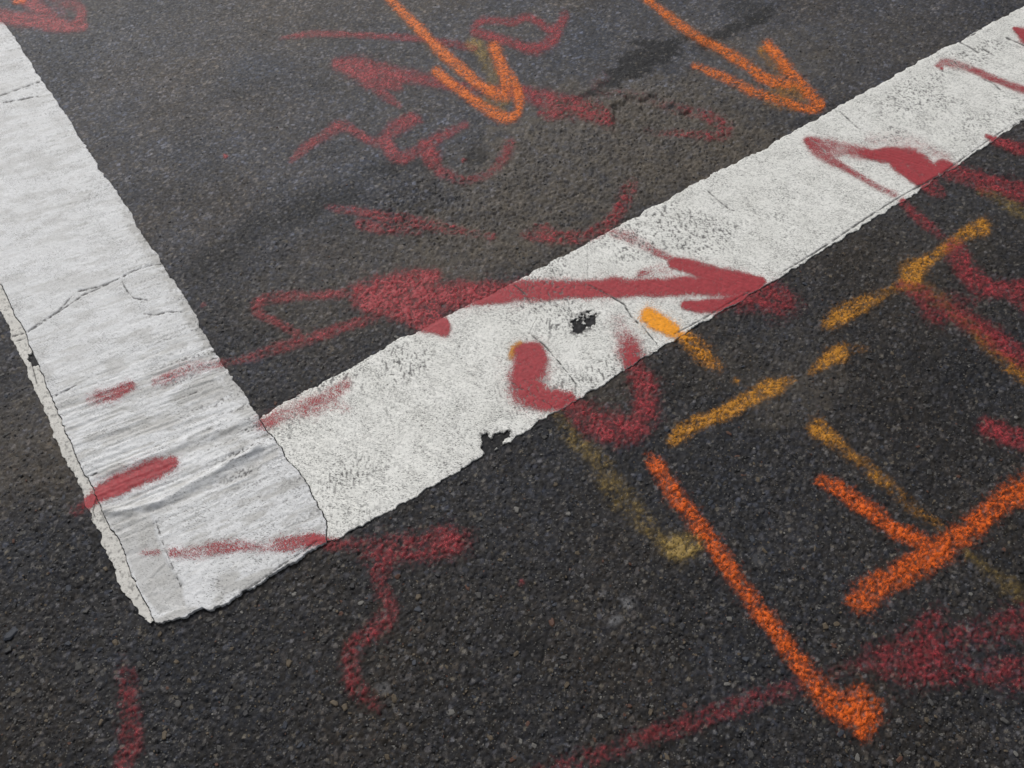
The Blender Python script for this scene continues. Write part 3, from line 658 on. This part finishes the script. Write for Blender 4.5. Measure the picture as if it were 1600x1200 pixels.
spray('red_spray_arrow', M_RED, 'large double red arrow crossing the middle of the white band', [[(566, 461, 14, 1.25), (575, 461, 20, 1.3), (603, 455, 20, 1.3), (640, 443, 16, 1.25), (677, 432, 11, 1.2)], [(572, 470, 17, 1.25), (615, 480, 17, 1.25), (660, 498, 16, 1.3), (692, 514, 11, 1.2)], [(630, 480, 16, 1.2), (672, 500, 15, 1.35), (690, 510, 12, 1.3)], [(590, 464, 22, 1.3), (650, 462, 22, 1.25), (700, 461, 20, 1.2), (750, 460, 17.5, 1.15), (800, 457, 16), (850, 455, 14.5), (900, 453, 13.5), (960, 452, 13.5), (1030, 450, 13.5), (1090, 448, 16), (1150, 449, 14), (1186, 446, 8)],
      [(1052, 412, 9), (1075, 417, 11.5), (1110, 429, 13), (1150, 438, 14), (1190, 440, 7)], [(1070, 478, 6), (1095, 479, 9.5), (1120, 478, 9.5), (1145, 472, 8), (1175, 462, 8)], [(1160, 474, 14, .75), (1195, 464, 20, 1), (1215, 470, 21, .92), (1240, 476, 16, .5)],
      [(960, 365, 8, .3), (1000, 381, 9, .36), (1022, 394, 6, .6), (1045, 404, 6, .62)], [(1000, 431, 6, .6), (1020, 425, 9, .35), (1045, 421, 12, .35)],
      [(575, 457, 6, .85), (520, 460, 6.5, .88), (470, 462, 6.5, .85), (425, 466, 7.5, .9), (403, 475, 7.5, .95), (401, 486, 6.5, .9), (416, 496, 7, .85), (440, 508, 7, .82), (460, 520, 7, .8), (477, 530, 7, .85)], [(350, 566, 6, .5), (372, 564, 6, .6), (397, 557, 7, .82), (430, 545, 8, .85), (470, 533, 8, .9), (510, 520, 7.5, .85), (550, 507, 7.5, .85), (585, 496, 8, .85)]], R)
spray('red_spray_heart', M_RED, 'red heart-shaped loop half on the white band and half on asphalt', [[(814, 551, 11), (833, 548, 13), (838, 562, 16), (828, 584, 25), (826, 606, 26), (842, 622, 19), (865, 625, 17), (888, 626, 13)], [(820, 560, 15), (816, 585, 15), (818, 612, 16)], [(893, 634, 14, .95), (920, 652, 20), (950, 667, 22), (985, 670, 22), (1003, 652, 20), (1008, 622, 19), (1003, 598, 18), (990, 572, 14), (986, 552, 19, .78), (977, 532, 18, .50), (966, 510, 16, .30)]], R)
spray('red_spray_streak', M_RED, 'faint broken red streak across the grooved left white band', [[(350, 568, 7, .62), (335, 571, 8, .42), (300, 577, 10, .40), (270, 590, 11, .55), (245, 598, 8, .45)], [(205, 605, 9, .62), (178, 617, 11, .62), (145, 626, 11, .40)]], R)
spray('red_spray_bar', M_RED, 'solid red bar on the lower left white band reaching its outer edge', [[(120, 798, 9, .5), (138, 787, 10, .9), (150, 779, 11), (162, 770, 13, .95), (200, 753, 16, .95), (240, 735, 15, .92), (268, 724, 12, .85)]], R)
spray('red_spray_line', M_RED, 'speckled red line along the bottom end of the left band, turning down as a wiggle', [[(225, 866, 6, .42), (248, 866, 5, .5)], [(272, 866, 9, .56), (310, 865, 10, .52), (340, 859, 12, .60), (380, 856, 10, .52), (410, 856, 10, .42), (445, 853, 12, .62), (475, 850, 12, .64), (497, 846, 9, .9), (520, 850, 9, .85), (560, 852, 12, .72), (600, 862, 23, .85), (650, 856, 20, .85), (690, 850, 22, .98), (706, 850, 20, 1), (730, 840, 14, .5)],
      [(606, 868, 17, .95), (596, 888, 15), (590, 902, 12, .95), (600, 925, 11), (608, 945, 11.5), (607, 963, 13.5), (590, 980, 14.5), (565, 998, 13.5), (548, 1020, 13), (548, 1045, 13.5), (555, 1070, 13.5), (572, 1090, 13, .8), (592, 1107, 9, .65)]], R)
spray('red_spray_smudge', M_RED, 'pale red smudge where the two white bands meet', [[(412, 664, 12, .60), (432, 655, 13, .58), (460, 641, 15, .44), (490, 634, 18, .58), (513, 621, 13, .54), (540, 602, 10, .54)], [(525, 632, 13, .4), (540, 640, 8, .35)]], R)
spray('red_spray_stroke', M_RED, 'upright red stroke at the bottom left edge of the road', [[(193, 1040, 14, .45), (200, 1075, 15, .85), (203, 1110, 15, .9), (206, 1140, 15, .98), (203, 1170, 15, .98), (196, 1200, 14), (190, 1225, 14)]], R)
spray('red_spray_line', M_RED, 'long faded red diagonal at the bottom, passing behind the orange blob', [[(835, 1212, 12, .7), (900, 1190, 15, .78), (960, 1170, 14, .78), (1010, 1150, 13, .82), (1060, 1135, 15, .84), (1110, 1118, 14, .9), (1160, 1100, 14, .9), (1200, 1087, 13, .82), (1245, 1072, 14, .65), (1290, 1055, 11, .42), (1330, 1042, 11, .65), (1350, 1036, 10, .6)]], R)
spray('red_spray_patch', M_RED, 'large solid red fork-tailed patch at the lower right edge', [[(1335, 1040, 9, .6), (1375, 1027, 22, .92), (1410, 1037, 30), (1450, 1042, 27), (1500, 1046, 22, .88)], [(1440, 995, 23), (1456, 974, 19)], [(1420, 1003, 21, .9), (1455, 1010, 22, 1)], [(1470, 1005, 18, .85), (1540, 987, 21, .85), (1600, 970, 26, .92), (1630, 964, 26)], [(1520, 1052, 16, .8), (1570, 1052, 23, .98), (1630, 1050, 27)]], R)
spray('red_spray_arrow', M_RED, 'red arrow with a solid head on the right part of the white band', [[(1362, 243, 8), (1390, 244, 13), (1418, 248, 16), (1438, 260, 17), (1455, 270, 13)], [(1400, 255, 11), (1420, 272, 9), (1437, 284, 8)], [(1262, 222, 8, .75), (1290, 226, 9, .58), (1330, 236, 12, .58), (1362, 243, 9, .95)], [(1265, 226, 8, .7), (1281, 240, 10, .7), (1310, 258, 7, .66), (1345, 278, 5.5, .62), (1375, 295, 5.5, .52), (1397, 305, 6, .55)], [(1275, 230, 10, .7), (1310, 240, 9, .5)], [(1470, 262, 12), (1500, 273, 13, .92), (1540, 286, 13.5, .95), (1580, 296, 14, .95), (1625, 306, 13)], [(1440, 282, 10, .95), (1458, 296, 10, .9), (1472, 302, 7, .75)], [(1410, 316, 6, .8), (1438, 343, 8, .9), (1460, 360, 7, .8), (1472, 369, 5, .6)], [(1360, 222, 12, .3), (1420, 225, 12, .3), (1480, 250, 9, .4)]], R)
spray('red_spray_stroke', M_RED, 'red stroke leaving the frame just below the far end of the white band', [[(1541, 214, 4, .8), (1560, 222, 7), (1590, 232, 9.5), (1630, 243, 10)]], R)
spray('red_spray_stroke', M_RED, 'thin red curved stroke on the far end of the white band', [[(1465, 104, 5, .6), (1476, 99, 7, .6), (1500, 104, 7, .52), (1530, 115, 6, .66), (1565, 130, 6, .66), (1600, 142, 7, .66), (1625, 150, 7, .66)], [(1470, 108, 3, .9)]], R)
spray('red_spray_wedge', M_RED, 'dark red wedge at the right frame edge on the white band', [[(1584, 46, 3), (1594, 52, 7), (1607, 60, 12), (1625, 70, 12)]], R)
spray('red_spray_hook', M_RED, 'red hooked stroke at the right edge beside the amber stroke', [[(1492, 388, 15, .95), (1500, 408, 14), (1512, 430, 14), (1532, 446, 14), (1560, 451, 12), (1590, 450, 11, .95), (1630, 454, 12)], [(1580, 457, 12, .92), (1600, 474, 13, .9), (1625, 488, 13, .9)]], R)
spray('red_spray_streak', M_RED, 'red streak running down right from the bright amber blob', [[(1408, 446, 8, .9), (1438, 461, 14, .85), (1458, 484, 19, .75), (1492, 491, 17, .8), (1530, 511, 14, .8), (1558, 534, 15, .98), (1590, 556, 14, .9), (1625, 580, 14, .9)], [(1480, 465, 10, .5), (1520, 470, 12, .42)]], R)
spray('red_spray_dash', M_RED, 'blunt red dash at the right edge above the orange bar', [[(1540, 667, 12, .95), (1565, 678, 13), (1600, 690, 15), (1630, 700, 15)]], R)
spray('red_spray_drop', M_RED, 'small red drop on bare asphalt left of the grey scuff', [[(814, 911, 4.5)]], R)
spray('red_spray_drop', M_RED, 'tiny red drop on the finer asphalt between the scribble and the left band', [[(352, 244, 3.2)]], R)
spray('red_spray_drop', M_RED, 'small red spot at the foot of the double arrow left tip', [[(318, 476, 5, .55)]], R)

spray('orange_spray_arrow', M_ORANGE_TOP, 'orange arrow pointing down right, the left of the two at the top', [[(598, -16, 7), (610, 0, 7), (640, 30, 7), (690, 80, 8), (740, 125, 8.5), (770, 144, 10), (790, 148, 10)], [(772, 75, 9.5), (783, 100, 10), (790, 125, 9), (788, 145, 9)], [(797, 112, 5, .8), (806, 135, 7.5), (812, 158, 8), (806, 178, 8), (790, 184, 9), (762, 171, 9), (720, 142, 8), (682, 113, 7.5)]], O)
spray('orange_spray_arrow', M_ORANGE_TOP, 'orange arrow pointing at the white band, the right of the two at the top', [[(995, -16, 6), (1010, -2, 6, .95), (1040, 22, 6, .95), (1090, 58, 7, .92), (1130, 79, 7, .92), (1170, 106, 8, .98), (1200, 126, 8), (1232, 131, 8)], [(1201, 72, 9), (1216, 88, 9), (1236, 115, 9), (1258, 140, 9), (1275, 157, 9), (1280, 168, 8), (1262, 171, 6.5), (1242, 165, 6)], [(1086, 104, 6, .9), (1130, 121, 7, .95), (1180, 145, 7.5, .98), (1220, 158, 6.5, .95), (1250, 169, 7), (1272, 171, 7)]], O)
spray('orange_spray_line', M_ORANGE, 'long orange diagonal line ending in a thick orange blob at lower right', [[(1012, 710, 7, .55), (1020, 722, 11, .95), (1028, 733, 13), (1047, 762, 12.5), (1076, 800, 12, .95), (1105, 840, 12.5, 1), (1140, 890, 13, .95), (1180, 945, 13.5, .9), (1210, 985, 14, .9), (1245, 1030, 14, .92), (1280, 1075, 16, .95), (1310, 1105, 22, 1), (1345, 1112, 27, 1)], [(1345, 1085, 18, .88), (1355, 1112, 20, 1), (1350, 1140, 16, .85)]], O)
spray('orange_spray_hook', M_ORANGE, 'orange T-shaped hook with a heavy bar at the right edge', [[(1284, 752, 9), (1320, 771, 11.5), (1360, 800, 12.5), (1400, 830, 12.5), (1440, 847, 12.5)], [(1332, 938, 12, .8), (1352, 933, 21), (1390, 906, 18.5), (1450, 870, 19), (1500, 840, 19), (1540, 806, 17), (1578, 774, 19), (1600, 764, 21), (1630, 752, 20)]], O)
spray('orange_spray_pill', spray_mat('yellow_orange_spray_paint', (.90, .34, .012), 5), 'bright yellow-orange pill-shaped dab on the white band', [[(1013, 495, 13, 1.05), (1030, 506, 14, 1.05), (1050, 519, 11, 1)], [(1064, 526, 7, .8), (1082, 537, 13, .6), (1105, 560, 13, .6), (1122, 574, 10, .4)]], O)
spray('orange_spray_spot', M_ORANGE, 'tiny orange spot at the top edge inside the red corner mark', [[(25, 1, 5), (36, 0, 5)]], O)

# ------------------------------------------------------------------ stone chips that stand out of the asphalt
meshes = []
for s in range(10):
    V, F = chip_mesh('stone', 40 + s, [.28, .4, .22][s % 3])
    me = bpy.data.meshes.new('stone'); me.from_pydata([tuple(v) for v in V], [], F); me.materials.append(stone_mats[0]); me.update(); meshes.append(me)
def free(px, py):
    x, y = at(px, py); u, v = to_uv(x, y)
    if (inside_A(u, v, -.012) | inside_B(u, v, -.012)): return None
    r = int(np.clip(np.searchsorted(yy, y), 0, NR - 1)); c = int(np.clip(round((x / (1.02 + .43 * yy[r]) + 1) / 2 * (NC - 1)), 0, NC - 1))
    i = r * NC + c
    if covered[i] > .12 or tar[i] > .4: return None
    return float(x), float(y), GZ[i], coarse[i]
picks = [(1105, 538, 7.5, 2), (123, 1042, 9, 0), (982, 1103, 6, 4), (616, 1092, 8, 2), (734, 1114, 8, 0), (862, 972, 9, 4), (1315, 570 + 40, 6, 0), (1345, 1012, 8, 0), (1420, 1175, 8, 0), (188, 1036, 7, 2), (276, 1034, 6, 2), (355, 1096, 9, 0), (18, 990, 14, 3), (730, 918, 7, 4), (747, 930, 7, 0), (665, 1032, 6, 0), (662, 1050, 6, 2), (846, 1142, 8, 0), (825, 1131, 7, 4), (1405, 1187, 7, 4), (1282, 531, 7, 0), (1140, 1027 - 60, 6, 5), (250, 990, 5, 2), (500, 310, 4, 5)]
n = 0; tries = 0; placed = []
while n < 290 and tries < 20000:
    if tries < len(picks): px, py, spx, mi = picks[tries]
    else:
        px, py = rng.uniform(0, 1600), 330 + 870 * rng.uniform() ** .75; spx = rng.uniform(4.2, 7.5) * (.62 + .5 * (py - 300) / 900)
        mi = int(rng.choice(6, p=[.34, .27, .14, .14, .05, .06]))
    tries += 1
    g = free(px, py)
    if g is None or (tries > len(picks) and g[3] < .7): continue
    if any((px - a) ** 2 + (py - b) ** 2 < 300 for a, b in placed): continue
    placed.append((px, py)); x, y, zz, _ = g
    R_ = spx * (y * cp + CAM_H * sp) / FOC
    o = bpy.data.objects.new('stone', meshes[int(rng.integers(10))]); sc.collection.objects.link(o); o.parent = road
    o.location = (x, y, zz + .0002); o.scale = (R_, R_, R_ * .55); o.rotation_euler = (rng.normal(0, .10), rng.normal(0, .10), rng.uniform(0, 6.28))
    o.material_slots[0].link = 'OBJECT'; o.material_slots[0].material = stone_mats[mi]
    n += 1
# the many small ones: one mesh
def gravel(count):
    V, F, MI = [], [], []; k0 = 0; tr = 0; done = 0
    protos = [chip_mesh('g', 90 + s, [.35, .5, .25][s % 3]) for s in range(12)]
    while done < count and tr < count * 4:
        tr += 1
        px, py = rng.uniform(-40, 1640), rng.uniform(-20, 1240)
        g = free(px, py)
        if g is None or rng.uniform() > g[3]: continue
        x, y, zz, _ = g; s = rng.uniform(.0015, .0036) * (.7 + .6 * rng.uniform() ** 2); a = rng.uniform(0, 6.28); c_, s_2 = math.cos(a), math.sin(a)
        tx, ty = rng.normal(0, .16), rng.normal(0, .16)
        pv, pf = protos[int(rng.integers(12))]
        for vx, vy, vz in pv:
            X, Yv = (vx * c_ - vy * s_2) * s, (vx * s_2 + vy * c_) * s
            V.append((x + X, y + Yv, zz + vz * s * .6 + X * tx + Yv * ty))
        m_ = int(rng.choice(6, p=[.24, .52, .07, .12, .02, .03]))
        for f_ in pf: F.append(tuple(k0 + i for i in f_)); MI.append(m_)
        k0 += len(pv); done += 1
    me = bpy.data.meshes.new('stone_chips'); me.from_pydata(V, [], F)
    for m_ in stone_mats: me.materials.append(m_)
    me.polygons.foreach_set('material_index', np.array(MI, np.int32)); me.update()
    o = bpy.data.objects.new('stone_chips', me); sc.collection.objects.link(o); o.parent = road
    tag(o, kind='stuff')
gravel(26000)
